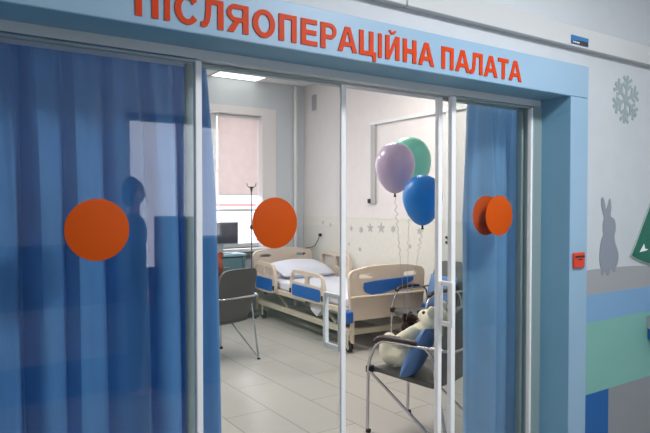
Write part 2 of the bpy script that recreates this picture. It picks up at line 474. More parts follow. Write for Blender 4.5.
# ---------------------------------------------------------------- corridor wall: trunking, label, decorations
struct('trim_11', B((-2.4, 1.60, -.245, WY0, 2.372, 2.478), (1.603, 8.4, -.245, WY0, 2.372, 2.478)), 'trunk', bevel=.004)
lb = thing('cable_label', (2.757, -.245, 2.405), 0, 'small blue and black sticker on the white cable trunking above the doorway', 'label')
link_mesh('sticker', B((-.072, .072, -.004, 0, -.021, .021)), 'label', lb)
link_mesh('black_strip', prism([(-.066, -.019), (.066, -.019), (.066, .001), (.01, .001), (-.066, -.006)], -.0052, -.004), 'black', lb, smooth=False)
link_mesh('small_print', B(*[(-.06+k*.014, -.052+k*.014, -.0062, -.0052, -.0155, -.0085) for k in range(4)]), 'white', lb, smooth=False)

ob = thing('wall_box', (2.766, FY, 1.293), 0, 'small orange-red box with a black stripe on the blue door surround', 'box')
link_mesh('housing', B((-.046, .046, -.014, 0, -.04, .04)), 'box', ob, bevel=.006, seg=3)
link_mesh('stripe', B((-.041, .041, -.0155, -.014, .014, .023)), 'black', ob)
link_mesh('mark', B((-.012, .016, -.0155, -.014, .001, .007)), 'black', ob)

# snowflake
def hexa_flake():
    bm = bmesh.new(); R = .135; cnt = [0]
    def bar(a, b, w):
        a = Vector(a); b = Vector(b); d = (b-a).normalized(); n = Vector((-d.y, d.x))*w/2
        q = [a-n, b-n, b+n, a+n]
        cnt[0] += 1; lo = [bm.verts.new((p.x, 0, p.y)) for p in q]; hi = [bm.verts.new((p.x, -.0015-cnt[0]*.00006, p.y)) for p in q]
        bm.faces.new(lo); bm.faces.new(hi[::-1])
        for i in range(4): bm.faces.new([lo[i], lo[(i+1) % 4], hi[(i+1) % 4], hi[i]])
    for k in range(6):
        a = math.radians(60*k+22); d = Vector((math.cos(a), math.sin(a)))
        bar((0, 0), d*R, .021)
        for t, l in ((.42, .05), (.68, .052)):
            for s in (-1, 1):
                e = Vector((math.cos(a+s*.95), math.sin(a+s*.95)))
                bar(d*R*t, d*R*t+e*l, .019)
    return bm
o = link_mesh('snowflake_decoration', hexa_flake(), 'flake', smooth=False); o.location = (3.25, WY0, 2.162)
tagit(o, 'grey-green cut-out snowflake on the white wall right of the doorway', 'decoration')

rab = [(3.027,1.624),(3.014,1.588),(3.035,1.532),(3.049,1.504),(3.036,1.476),(3.037,1.431),(3.045,1.414),(3.022,1.386),(3.008,1.32),(3.009,1.264),(3.025,1.223),(3.022,1.201),(3.041,1.192),(3.049,1.211),(3.072,1.212),(3.080,1.19),(3.095,1.185),(3.105,1.204),(3.124,1.229),(3.134,1.212),(3.144,1.203),(3.162,1.205),(3.161,1.226),(3.185,1.254),(3.191,1.3),(3.173,1.335),(3.152,1.37),(3.145,1.405),(3.161,1.439),(3.156,1.479),(3.139,1.502),(3.103,1.511),(3.114,1.554),(3.107,1.599),(3.097,1.613),(3.078,1.565),(3.062,1.543),(3.050,1.592)]
def smooth2(pl, it=2):
    for _ in range(it):
        q = []
        for i in range(len(pl)):
            a = pl[i]; b = pl[(i+1) % len(pl)]
            q += [(a[0]*.75+b[0]*.25, a[1]*.75+b[1]*.25), (a[0]*.25+b[0]*.75, a[1]*.25+b[1]*.75)]
        pl = q
    return pl
o = link_mesh('rabbit_decoration', prism([(x-3.1, z-1.19) for x, z in smooth2(rab, 1)], -.004, 0), 'rabbit', smooth=False); o.location = (3.1, WY0, 1.19)
tagit(o, 'grey rabbit silhouette with upright ears on the wall above the grey ground', 'decoration')

tr = thing('tree_decoration', (3.62, WY0, 1.20), 0, 'dark green fir tree cut-out with pale edge and white spark at the photo right edge', 'decoration')
def arc(xa, za, xb, zb, sag, n=10):
    return [(xa+(xb-xa)*k/n, za+(zb-za)*k/n-sag*math.sin(PI*k/n)) for k in range(n+1)]
tree = arc(-.303, .088, .303, .088, .065)+arc(.303, .088, .0, .53, .0)[1:]+arc(.0, .53, -.303, .088, .0)[1:-1]
link_mesh('border', prism([(x*1.035, (z-.3)*1.03+.3) for x, z in tree], -.008, -.002), 'outline', tr, smooth=False)
link_mesh('board', prism(tree, -.014, -.008), 'green', tr, smooth=False)
sp = [(-.233, .105), (-.215, .122), (-.188, .150), (-.178, .122), (-.140, .116), (-.178, .108)]
link_mesh('spark', prism(sp, -.016, -.014), 'white', tr, smooth=False)

# painted bands
gx0 = 2.848
ground = [(gx0, 1.097)]+[(8.4, 1.097), (8.4, 1.10)]+[(3.05+.95*math.cos(math.radians(a)), 1.10+.131*math.sin(math.radians(a))**.8) for a in range(1, 104, 3)]
ground = [p for p in ground if p[0] >= gx0]+[(gx0, 1.222)]
struct('trim_12', prism(ground, WY0-.002, WY0), 'ground', smooth=False)
struct('trim_13', B((gx0, 8.4, WY0-.003, WY0, .950, 1.097)), 'bandblue', smooth=False)
struct('trim_14', B((gx0, 8.4, WY0-.003, WY0, .565, .950)), 'mint', smooth=False)
struct('trim_15', B((gx0, 3.106, WY0-.003, WY0, .10, .565)), 'block', smooth=False)
struct('trim_16', B((3.106, 8.4, WY0-.003, WY0, .10, .565)), 'greyband', smooth=False)
struct('trim_17', B((-2.5, -.08, WY0-.003, WY0, .950, 1.097)), 'bandblue', smooth=False)
struct('baseboard_front', B((gx0, 8.4, WY0-.012, WY0, 0, .10), (-2.5, -.08, WY0-.012, WY0, 0, .10)), 'greyband', smooth=False)

bb = thing('wall_rack', (3.60, WY0, .87), 0, 'dark blue metal box on the mint wall band, cut off by the photo right edge', 'box')
link_mesh('body', B((-.10, .25, -.075, -.003, -.085, .05)), 'block', bb, bevel=.006)
link_mesh('side_plate', B((-.108, -.10, -.08, -.003, -.02, .055)), 'monitor', bb, bevel=.002)

# ---------------------------------------------------------------- curtains
def curtain(name, x0, x1, y, z0, z1, m, folds, amp, label, cat='curtain', edge=None, seed=1, group=None):
    rnd = random.Random(seed); bm = bmesh.new()
    nx, nz = int(folds*14), 44
    ph = [rnd.uniform(0, 6.28) for _ in range(6)]
    rows = []
    for j in range(nz+1):
        t = j/nz; z = z1+(z0-z1)*t
        row = []
        for i in range(nx+1):
            s = i/nx
            xe1 = x1+(edge(t) if edge else 0)
            x = x0+(xe1-x0)*s
            w = s*folds*2*PI
            k = min(1, .35+t*2.2)
            d = math.sin(w+.8*math.sin(w*.37+ph[0])+.25*math.sin(t*3+ph[1]))*amp*k
            d += math.sin(w*.46+ph[2]+t*.5)*amp*.55*k
            d += math.sin(w*2.1+ph[3])*amp*.28*(1.5-t)
            x += math.cos(w+ph[4])*amp*.35*k
            row.append(bm.verts.new((x, y+d, z)))
        rows.append(row)
    for j in range(nz):
        for i in range(nx):
            bm.faces.new([rows[j][i], rows[j][i+1], rows[j+1][i+1], rows[j+1][i]])
    o = link_mesh(name, bm, m)
    md = o.modifiers.new('sol', 'SOLIDIFY'); md.thickness = .0015
    o.location = (0, 0, 0)
    return tagit(o, label, cat, group)
def ledge(t):
    return .002+.056*(1-math.exp(-4*t))
curtain('curtain', -.35, .905, .165, .03, 2.19, 'curtain', 9.0, .034, 'dark blue pleated curtain behind the left glass pane, hanging past the door edge', edge=ledge, seed=4)
curtain('curtain', 2.385, 2.86, .150, .03, 2.12, 'curtain_backlit', 3.3, .042, 'blue curtain lightened for its backlight, behind the two overlapping orange discs on the right', edge=lambda t: 0, seed=9)
struct('trim_18', T([[(-.5, .16, 2.20), (3.2, .16, 2.20)]], .009), 'white')

# ---------------------------------------------------------------- ward: window, blind, wall fittings
w3 = struct_empty('window_3', (3.1, BY+.18, WZ0))
ox, oy, oz = 3.1, BY+.18, WZ0
fz1 = 2.87-oz
bars = [(1.92-ox, 4.20-ox, -.03, .03, .0, .06), (1.92-ox, 4.20-ox, -.03, .03, fz1-.02, fz1+.06)]
for a, b in ((1.90, 1.97), (2.62, 2.72), (3.33, 3.475), (4.13, 4.25)):
    bars.append((a-ox, b-ox, -.03, .03, .06, fz1-.02))
bars += [(1.97-ox, 4.13-ox, -.02, .03, 1.46-oz, 1.50-oz)]
link_mesh('frame', B(*bars), 'pvc', w3, bevel=.005)
link_mesh('glass', B((1.97-ox, 4.13-ox, .003, .010, .06, fz1-.02)), 'wglass', w3, smooth=False)
hd = link_mesh('sash_handle', B((3.40-ox, 3.425-ox, -.045, -.03, 2.10-oz, 2.22-oz), (3.402-ox, 3.422-ox, -.07, -.045, 2.19-oz, 2.21-oz), (3.405-ox, 3.42-ox, -.08, -.068, 2.10-oz, 2.21-oz)), 'steel', w3, bevel=.003)
# surround: plaster reveal + sill
struct('trim_19', B((4.13, 4.356, BY-.012, BY+.15, WZ0, WZ1), (WX0, 4.13, BY-.012, BY+.15, 2.872, WZ1)), 'casing', smooth=False)
struct('trim_20', B((WX0, 4.45, BY-.16, BY+.15, WZ0-.05, WZ0)), 'pvc', bevel=.01)
bl = thing('roller_blind', (3.80, BY+.13, 2.85), 0, 'pale pink roller blind lowered over two thirds of the ward window', 'blind')
link_mesh('fabric', B((-.325, .325, -.001, .001, -1.14, 0)), 'blind', bl, smooth=False)
link_mesh('roller', T([[(-.33, 0, .0), (.33, 0, .0)]], .02), 'pvc', bl)
link_mesh('bottom_bar', B((-.326, .326, -.005, .005, -1.155, -1.135)), 'casing', bl, bevel=.002)
bl2 = copy_tree(bl); bl2.location = (2.98, BY+.13, 2.85)
bl2['label'] = 'second roller blind over the window sash hidden behind the left curtain'
bpy.data.objects.remove([c for c in bl2.children if 'roller' in c.name][0])
for q in list(bl2.children): bpy.data.objects.remove(q)
bpy.data.objects.remove(bl2)

# pipe in the back corner
p = link_mesh('heating_pipe', T([[(0, 0, .02), (0, 0, CZ-.01)]], .028, 16), 'pvc'); p.location = (4.68, BY-.04, 0)
tagit(p, 'white vertical heating pipe in the back corner of the ward', 'pipe')
# right wall fittings
struct('wall_panel', B((BX-.012, BX, WY1+.01, BY, 0, 1.385), (BX-.018, BX, WY1+.01, BY, 1.375, 1.395)), 'wains', smooth=False)
def star5(r1, r2, n=5, rot=90):
    return [((r1 if k % 2 == 0 else r2)*math.cos(math.radians(rot+180*k/n)), (r1 if k % 2 == 0 else r2)*math.sin(math.radians(rot+180*k/n))) for k in range(2*n)]
for (y, z, r, n) in ((4.548, 1.235, .045, 5), (4.321, 1.225, .05, 6), (4.126, 1.256, .072, 5), (3.898, 1.262, .078, 5), (3.661, 1.259, .05, 6), (3.188, 1.253, .05, 5), (5.05, 1.27, .035, 5), (5.25, 1.30, .03, 6), (4.60, 1.02, .03, 5), (4.35, .96, .035, 6), (3.35, 1.06, .035, 5)):
    o = link_mesh('star_decoration', prism(star5(r, r*(.42 if n == 5 else .6), n), -.0015, .0015, axis='x'), 'star', smooth=False)
    o.location = (BX-.0135, y, z)
    tagit(o, 'small faint grey star or flower ornament on the pale panel of the ward wall', 'ornament', 'grey ornaments along the ward wall panel')
dt = thing('cable_duct', (BX-.001, 4.05, 2.62), 0, 'white cable duct with a grey drop running along the ward wall above the balloons', 'duct')
link_mesh('horizontal_duct', B((-.035, 0, -2.4, .07, -.02, .025)), 'pvc', dt, bevel=.003)
link_mesh('vertical_duct', B((-.03, 0, -.04, .05, -1.05, -.02)), 'star', dt, bevel=.003)
link_mesh('end_clip', B((-.045, 0, .05, .10, -1.04, -.98)), 'black', dt, bevel=.008)
d3 = thing('wall_conduit', (BX, 2.68, 1.2), 0, 'pale vertical conduit with two black sockets right of the blue balloon', 'conduit')
link_mesh('channel', B((-.03, 0, -.06, .06, -1.19, 1.40)), 'pvc', d3, bevel=.003)
for z in (.0, -.055): link_mesh('socket', B((-.045, -.03, .025, .055, z-.014, z+.014)), 'black', d3, bevel=.006)
vt = thing('wall_vent', (BX, 5.50, 3.09), 0, 'small grey slatted vent high on the ward wall', 'vent')
link_mesh('frame', B((-.012, 0, -.06, .06, -.12, .12)), 'star', vt, bevel=.003)
link_mesh('slat', B(*[(-.018, -.010, -.048, .048, -.10+k*.028, -.085+k*.028) for k in range(8)]), 'greyband', vt)
so = thing('wall_socket', (BX-.012, 5.29, 1.115), 0, 'white wall socket with black plug above the bed head', 'socket')
link_mesh('plate', B((-.01, 0, -.045, .045, -.045, .045)), 'pvc', so, bevel=.004)
link_mesh('plug', B((-.045, -.01, -.022, .022, -.022, .022)), 'black', so, bevel=.006)
cb = link_mesh('power_cord', T([smooth_path([(-.04, 0, -.02), (-.06, .02, -.09), (-.05, .12, -.17), (-.03, .26, -.20), (-.05, .40, -.24), (-.05, .44, -.40)])], .006, 8), 'black')
cb.location = (BX-.012, 5.29, 1.115)
tagit(cb, 'thin black cord curving from the wall plug down behind the bed head', 'cord')

# ceiling light panels
def ceil_light(x, y, z, sx, sy, m, label, group):
    e = thing('ceiling_light', (x, y, z), 0, label, 'ceiling light', group)
    link_mesh('diffuser', B((-sx/2+.01, sx/2-.01, -sy/2+.01, sy/2-.01, -.012, -.002)), m, e, smooth=False)
    link_mesh('frame', B((-sx/2, sx/2, -sy/2, -sy/2+.012, -.014, 0), (-sx/2, sx/2, sy/2-.012, sy/2, -.014, 0), (-sx/2, -sx/2+.012, -sy/2, sy/2, -.014, 0), (sx/2-.012, sx/2, -sy/2, sy/2, -.014, 0)), 'pvc', e)
ceil_light(3.665, 5.535, CZ, .72, .52, 'opal', 'white rectangular ceiling light panel near the ward window', 'ward ceiling lights')
for x, y in ((3.6, 2.6), (1.3, 2.6), (1.3, 5.0)):
    ceil_light(x, y, CZ, .66, .60, 'opal', 'ward ceiling light panel out of sight above the door head', 'ward ceiling lights')
CL = [(-.9, -1.7), (2.1, -1.75), (5.0, -1.7)]
for x, y in CL:
    ceil_light(x, y, CCZ, .60, .60, 'opal2', 'corridor ceiling light panel', 'corridor ceiling lights')

# ---------------------------------------------------------------- hospital bed
bed = thing('hospital_bed', (3.66, 3.0, 0), math.radians(-2.9), 'cream and blue hospital bed with folding side rails against the ward wall', 'bed')
WB = 1.04
def board(yc, z0, z1, th, drop):
    pl = []
    pl += [(0.06, z0), (WB-.06, z0)]
    def cor(cx, cz, r, a0, a1, n=6): return [(cx+r*math.cos(math.radians(a0+(a1-a0)*k/n)), cz+r*math.sin(math.radians(a0+(a1-a0)*k/n))) for k in range(n+1)]
    pl += [(WB-.03, z0+.10)]
    pl += cor(WB-.09, z1-.10, .08, 0, 80)
    pl += [(WB*(1-t)+.0*t, z1-.01+.028*math.sin(PI*t)) for t in (.25, .4, .5, .6, .75)]
    pl += cor(.09, z1-.10, .08, 100, 180)
    pl += [(.03, z0+.10)]
    s1 = rrect(.13, .31, z1-.115, z1-.07, .02); s2 = rrect(WB-.31, WB-.13, z1-.115, z1-.07, .02)
    return prism(pl, yc-th/2, yc+th/2, [s1, s2])
fb = link_mesh('footboard', board(0, .34, .895, .045, 0), 'cream', bed, bevel=.010, seg=3)
ins = [(.19, .735), (.36, .752), (.55, .760), (.72, .765), (.86, .768), (.86, .725), (.75, .675), (.62, .640), (.45, .608), (.30, .600), (.21, .635), (.185, .68)]
link_mesh('inset', prism(ins, -.031, -.0215), 'bedblue', fb, bevel=.004)
link_mesh('ledge', B((.03, WB-.03, -.05, -.018, .575, .60)), 'cream', fb, bevel=.008)
hb = link_mesh('headboard', board(2.45, .42, .93, .045, 0), 'cream', bed, bevel=.010, seg=3)
hb.scale.x = .925
for x in (.0, WB):
    for y in (-.03, 2.45): link_mesh('corner_bumper', B((x-.055, x+.035, y-.04, y+.05, .325, .45)) , 'bedblue', bed, bevel=.015, seg=3)
# platform, sub frame
link_mesh('platform_frame', B((.02, .07, .05, 2.40, .40, .46), (WB-.07, WB-.02, .05, 2.40, .40, .46), (.07, WB-.07, .05, .10, .40, .46), (.07, WB-.07, 2.35, 2.40, .40, .46), (.07, WB-.07, 1.2, 1.25, .40, .46)), 'cream', bed, bevel=.006)
link_mesh('base_frame', B((.03, .09, .0, 2.42, .185, .245), (WB-.09, WB-.03, .0, 2.42, .185, .245), (.09, WB-.09, .0, .06, .185, .245), (.09, WB-.09, 2.36, 2.42, .185, .245)), 'bedsteel', bed, bevel=.006)
for x in (.15, WB-.15):
    for y in (.45, 1.65): link_mesh('lift_arm', T([[(x, y, .23), (x, y+.38, .42)]], .022), 'bedsteel', bed)
link_mesh('motor', B((.30, .42, .55, 1.05, .27, .37)), 'pvc', bed, bevel=.02)
link_mesh('crank_housing', prism([(.60, .41), (.92, .41), (.86, .33), (.72, .27), (.64, .33)], .04, .12, axis='x'), 'pvc', bed, bevel=.01)
link_mesh('leg_post', T([[(.06, .0, .10), (.06, .0, .34)]], .024), 'cream', bed)
link_mesh('leg_post', T([[(WB-.06, .0, .10), (WB-.06, .0, .34)]], .024), 'cream', bed)
link_mesh('leg_post', T([[(.06, 2.40, .10), (.06, 2.40, .42)]], .024), 'cream', bed)
link_mesh('leg_post', T([[(WB-.06, 2.40, .10), (WB-.06, 2.40, .42)]], .024), 'cream', bed)
for x, y in ((.04, .03), (WB-.04, .03), (.06, 2.2), (WB-.06, 2.2)):
    bm = bmesh.new()
    lathe(bm, [(.02, -.016), (.058, -.016), (.062, -.010), (.062, .010), (.058, .016), (.02, .016)], 28)
    for v in bm.verts: v.co = Vector((v.co.z, v.co.x, v.co.y))
    c = link_mesh('caster', bm, 'rubber', bed); c.location = (x, y, .062)
    bm = bmesh.new(); lathe(bm, [(.005, -.019), (.034, -.019), (.034, .019), (.005, .019)], 20)
    for v in bm.verts: v.co = Vector((v.co.z, v.co.x, v.co.y))
    link_mesh('hub', bm, 'steel', c)
    link_mesh('fork', B((-.026, -.019, -.02, .02, -.01, .075), (.019, .026, -.02, .02, -.01, .075), (-.026, .026, -.02, .02, .067, .13)), 'bedsteel', c, bevel=.004)
# mattress + sheet
def puffy(x0, x1, y0, y1, z0, z1, r, nx=10, ny=18, rnd=.004, seed=1):
    bm = bmesh.new(); rr = random.Random(seed)
    box(bm, x0, x1, y0, y1, z0, z1)
    bmesh.ops.bevel(bm, geom=bm.edges[:], offset=r, segments=4, profile=.5, affect='EDGES')
    bmesh.ops.subdivide_edges(bm, edges=[e for e in bm.edges if e.calc_length() > .2], cuts=8, use_grid_fill=True)
    for v in bm.verts: v.co += Vector((rr.uniform(-1, 1), rr.uniform(-1, 1), rr.uniform(-1, 1)))*rnd
    return bm
mt = link_mesh('mattress', puffy(.05, WB-.05, .06, 2.38, .46, .575, .035), 'sheet', bed)
bm = bmesh.new()
def pillow_bm(w, l, h, n=16, p=2.6):
    bm = bmesh.new(); top = []; 
    def f(u, v): return max(0, (1-abs(u)**p)*(1-abs(v)**p))**.55
    for sgn in (1, -1):
        rows = []
        for i in range(n+1):
            row = []
            for j in range(n+1):
                u = -1+2*i/n; v = -1+2*j/n
                pin = 1-.03*(1-abs(v)**2)*abs(u)**4; pin2 = 1-.03*(1-abs(u)**2)*abs(v)**4
                hh = f(u, v)*(1+.05*math.sin(5*u+3*v))
                row.append(bm.verts.new((u*w/2*pin, v*l/2*pin2, sgn*hh*h/2)))
            rows.append(row)
        for i in range(n):
            for j in range(n):
                q = [rows[i][j], rows[i+1][j], rows[i+1][j+1], rows[i][j+1]]
                bm.faces.new(q if sgn > 0 else q[::-1])
    bmesh.ops.remove_doubles(bm, verts=bm.verts, dist=1e-4)
    return bm
pl = link_mesh('bed_pillow', pillow_bm(.80, .50, .19, p=3.0), 'sheet')
pl.location = (4.28, 4.93, .685); pl.rotation_euler = (math.radians(14), 0, math.radians(-2))
tagit(pl, 'plump white pillow at the head of the hospital bed', 'pillow')
# side rails
def rail(name, x, y0, y1, z0, z1, zb, flip=1):
    out = [(y0+.03, z0), (y1-.03, z0), (y1, z0+.08), (y1-.015, z1-.12), (y1-.06, z1-.03), (y1-.13, z1), (y0+.13, z1), (y0+.06, z1-.03), (y0+.015, z1-.12), (y0, z0+.08)]
    out = smooth2(out, 2)
    w = (y1-y0)
    ym = (y0+y1)/2
    h1 = rrect(y0+.065, ym-.03, zb+.03, z1-.045, .035); h2 = rrect(ym+.03, y1-.065, zb+.03, z1-.045, .035)
    bm = prism(out, x-.018, x+.018, [h1, h2], axis='x')
    r = link_mesh(name, bm, 'cream', bed, bevel=.008, seg=3)
    pan = rrect(y0+.08, y1-.08, z0+.03, zb+.005, .035)
    s = -1 if flip > 0 else 1
    link_mesh('inset', prism(pan, x+s*.020, x+s*.026, axis='x'), 'bedblue', r)
    for ya in (y0+.02, y1-.05): link_mesh('pivot', B((min(x+s*.018, x+s*.034), max(x+s*.018, x+s*.034), ya, ya+.03, z0+.05, z0+.11)), 'rubber', r, bevel=.006)
    link_mesh('bracket', B((min(x, x-s*.06), max(x, x-s*.06), ym-.05, ym+.05, z0-.04, z0+.04)), 'steel', r)
rail('side_rail', -.005, .44, 1.28, .435, .78, .60, 1)
rail('side_rail', -.005, 1.68, 2.34, .40, .79, .585, 1)
rail('side_rail', WB+.005, .44, 1.25, .43, .80, .60, -1)
rail('side_rail', WB+.005, 1.52, 2.33, .46, .885, .66, -1)

# ---------------------------------------------------------------- visitor chairs
def make_chair():
    t = thing('visitor_chair', (0, 0, 0), 0, '', 'chair')
    w = .252
    path = fillet([(-w, .25, .006), (-w, .24, .50), (-w, .16, .655), (-w, -.405, .660), (w, -.405, .660), (w, .16, .655), (w, .24, .50), (w, .25, .006)], .075, 7)
    fr = link_mesh('front_frame', T([path], .0115, 12), 'steel', t)
    for s in (-1, 1):
        q = fillet([(s*w, -.215, .652), (s*w, -.26, .615), (s*w, -.385, .012), (s*w, .235, .43)], .03, 6)
        link_mesh('leg', T([q], .0105, 12), 'steel', t)
    # seat
    bm = bmesh.new()
    n = 12; top = []; bot = []
    for i in range(n+1):
        for lst, zo in ((top, 0), (bot, -.05)):
            row = []
            for j in range(9):
                y = .245-.50*i/n; x = -.226+.452*j/8
                z = .452-.035*(i/n)+.012*(2*j/8-1)**2
                if i == 0: z -= .018
                if zo: z += zo+(.015 if i in (0, n) or j in (0, 8) else 0)
                row.append(bm.verts.new((x, y, z)))
            lst.append(row)
    for i in range(n):
        for j in range(8):
            bm.faces.new([top[i][j], top[i+1][j], top[i+1][j+1], top[i][j+1]])
            bm.faces.new([bot[i][j], bot[i][j+1], bot[i+1][j+1], bot[i+1][j]])
    for i in range(n):
        for j in (0, 8): bm.faces.new([top[i][j], top[i+1][j], bot[i+1][j], bot[i][j]])
    for j in range(8):
        for i in (0, n): bm.faces.new([top[i][j], top[i][j+1], bot[i][j+1], bot[i][j]])
    link_mesh('seat', bm, 'seat', t, bevel=.010, seg=3)
    # backrest: rounded panel, slightly bowed, leaning back
    bm = prism(smooth2([(-.21, .43), (.21, .43), (.23, .48), (.235, .60), (.23, .80), (.215, .92), (.11, .945), (-.11, .945), (-.215, .92), (-.23, .80), (-.235, .60), (-.23, .48)], 2), -.018, .018)
    bmesh.ops.subdivide_edges(bm, edges=[e for e in bm.edges if abs(e.verts[0].co.y-e.verts[1].co.y) < .01 and e.calc_length() > .1], cuts=1)
    for v in bm.verts:
        z = v.co.z; v.co.y += -.268-.15*(z-.43)/.5+.035*(v.co.x/.24)**2-.01
    link_mesh('backrest', bm, 'seat', t, bevel=.007, seg=2)
    for s in (-1, 1):
        pp = smooth_path([(s*w, .185, .640), (s*w, .13, .672), (s*w, 0, .682), (s*w, -.15, .674)], 6)
        bm = bmesh.new(); n_ = len(pp)
        tube(bm, pp, [.012+.008*math.sin(PI*min(1, (k+1)/(n_)))**.4 for k in range(n_)], 12)
        for v in bm.verts: v.co.x = s*w+(v.co.x-s*w)*1.35
        link_mesh('armrest', bm, 'armpad', t)
        link_mesh('joint', B((min(s*w, s*(w-.035))-.008, max(s*w, s*(w-.035))+.008, .215, .262, .415, .465)), 'rubber', t, bevel=.008)
    for s in (-1, 1):
        link_mesh('foot_cap', B((s*w-.014, s*w+.014, .226, .254, 0, .025)), 'rubber', t, bevel=.004)
        link_mesh('foot_cap', B((s*w-.014, s*w+.014, -.400, -.370, 0, .012)), 'rubber', t, bevel=.003)
    return t
ch = make_chair(); ch.location = (2.822, 1.008, 0); ch.rotation_euler.z = math.radians(15)
ch['label'] = 'grey chrome-armed chair nearest the glass holding a cream teddy bear'; ch['group'] = 'grey visitor chairs in the ward'
c2 = copy_tree(ch); c2.location = (2.446, 3.636, 0); c2.rotation_euler.z = math.radians(13)
c2['label'] = 'grey chair seen from behind, left of the bed beside the blue curtain'
c3 = copy_tree(ch); c3.location = (4.375, 2.59, 0); c3.rotation_euler.z = math.radians(90)
c3['label'] = 'grey chair with a blue cushion between the bed foot and the ward wall'

# ---------------------------------------------------------------- plush toys, cushions
def place(bmv, org): 
    for v in bmv.verts: v.co -= Vector(org)

def plush_bear(name, loc, rz, scale, m, label, lean=0.0, turn=0.0):
    e = thing(name, loc, rz, label, 'soft toy')
    e.scale = (scale,)*3
    bm = bmesh.new()
    L = Matrix.Rotation(lean, 4, 'X')
    ellip(bm, (0, -.02, .15), (.115, .105, .15))          # body
    ellip(bm, (0, .01, .12), (.11, .10, .11))
    H = Vector((0, -.01, .355))
    Rm = Matrix.Rotation(turn, 4, 'Z')
    def hp(x, y, z): return H+(Rm @ Vector((x, y, z)))
    ellip(bm, hp(0, 0, 0), (.105, .098, .095))
    ellip(bm, hp(0, .085, -.028), (.052, .05, .042))
    for s in (-1, 1):
        ellip(bm, hp(s*.085, -.01, .085), (.04, .022, .04))
        capsule(bm, (s*.10, .0, .24), (s*.15, .10, .12), .045, .04)
        capsule(bm, (s*.075, .05, .065), (s*.115, .26, .065), .065, .055)
        ellip(bm, (s*.118, .285, .085), (.055, .035, .07))
    b = link_mesh('body', bm, m, e); remesh(b, .014, 8)
    for s in (-1, 1):
        bm = bmesh.new(); ellip(bm, hp(s*.042, .095, .022), (.011,)*3, sub=2); link_mesh('eye', bm, 'black', e)
    bm = bmesh.new(); ellip(bm, hp(0, .137, -.018), (.018, .012, .013), sub=2); link_mesh('nose', bm, 'black', e)
    e.rotation_euler = (lean, 0, rz)
    return e
tb = thing('teddy_bear', (2.775, 1.00, .46), 0, 'cream teddy bear reclining on the nearest chair against its backrest', 'soft toy')
def rel(*p): return Vector(p)-Vector((2.74, 1.02, .46))
bm = bmesh.new()
ellip(bm, rel(2.745, 1.035, .60), (.09, .10, .12))
ellip(bm, rel(2.765, .975, .66), (.095, .095, .11)); capsule(bm, rel(2.78, .93, .70), rel(2.81, .89, .77), .06, .06)
ellip(bm, rel(2.815, .885, .795), (.098, .092, .090))
ellip(bm, rel(2.785, .955, .815), (.050, .055, .045))
ellip(bm, rel(2.735, .845, .865), (.038, .022, .038)); ellip(bm, rel(2.875, .875, .885), (.038, .022, .038))
ellip(bm, rel(2.635, 1.155, .570), (.070, .075, .115)); capsule(bm, rel(2.67, 1.05, .54), rel(2.64, 1.14, .54), .08, .075)
ellip(bm, rel(2.855, 1.215, .570), (.065, .07, .11)); capsule(bm, rel(2.81, 1.08, .54), rel(2.85, 1.20, .54), .075, .07)
capsule(bm, rel(2.665, .945, .72), rel(2.635, 1.065, .64), .045, .042)
capsule(bm, rel(2.83, .985, .72), rel(2.86, 1.10, .66), .045, .042)
remesh(link_mesh('body', bm, 'plush', tb), .010, 5)
for p in ((2.742, .925, .845), (2.822, .955, .862)):
    bm = bmesh.new(); ellip(bm, rel(*p), (.012,)*3, sub=2); link_mesh('eye', bm, 'black', tb)
bm = bmesh.new(); ellip(bm, rel(2.775, 1.008, .835), (.018, .012, .014), sub=2); link_mesh('nose', bm, 'black', tb)
tby = plush_bear('toy_bear', (2.79, 1.05, .685), math.radians(150), .46, 'brown', 'small dark brown soft toy resting on the cream teddy bear', lean=math.radians(5))
tby.scale = (.52, .50, .33); tby.location.z = .668; tby.rotation_euler.z = math.radians(200)
plush_bear('toy_bear', (2.35, 3.56, .452), math.radians(13), 1.35, 'ginger', 'ginger-brown soft toy on the chair beside the left curtain, head above the backrest')

def cushion(name, loc, rot, w, l, h, label):
    o = link_mesh(name, pillow_bm(w, l, h), 'cushion'); o.location = loc; o.rotation_euler = (Matrix.Rotation(rot[2], 3, 'Z') @ Matrix.Rotation(rot[0], 3, 'X') @ Matrix.Rotation(rot[1], 3, 'Z')).to_euler()
    return tagit(o, label, 'cushion', 'blue cushions on the ward chairs')
cushion('cushion', (2.675, .845, .600), (math.radians(116), math.radians(-8), math.radians(15)), .17, .38, .11, 'blue cushion leaning on the left side of the nearest chair behind the teddy bear')
cushion('cushion', (4.60, 2.58, .615), (math.radians(105), 0, math.radians(90)), .40, .38, .12, 'blue cushion upright against the backrest of the chair by the wall')

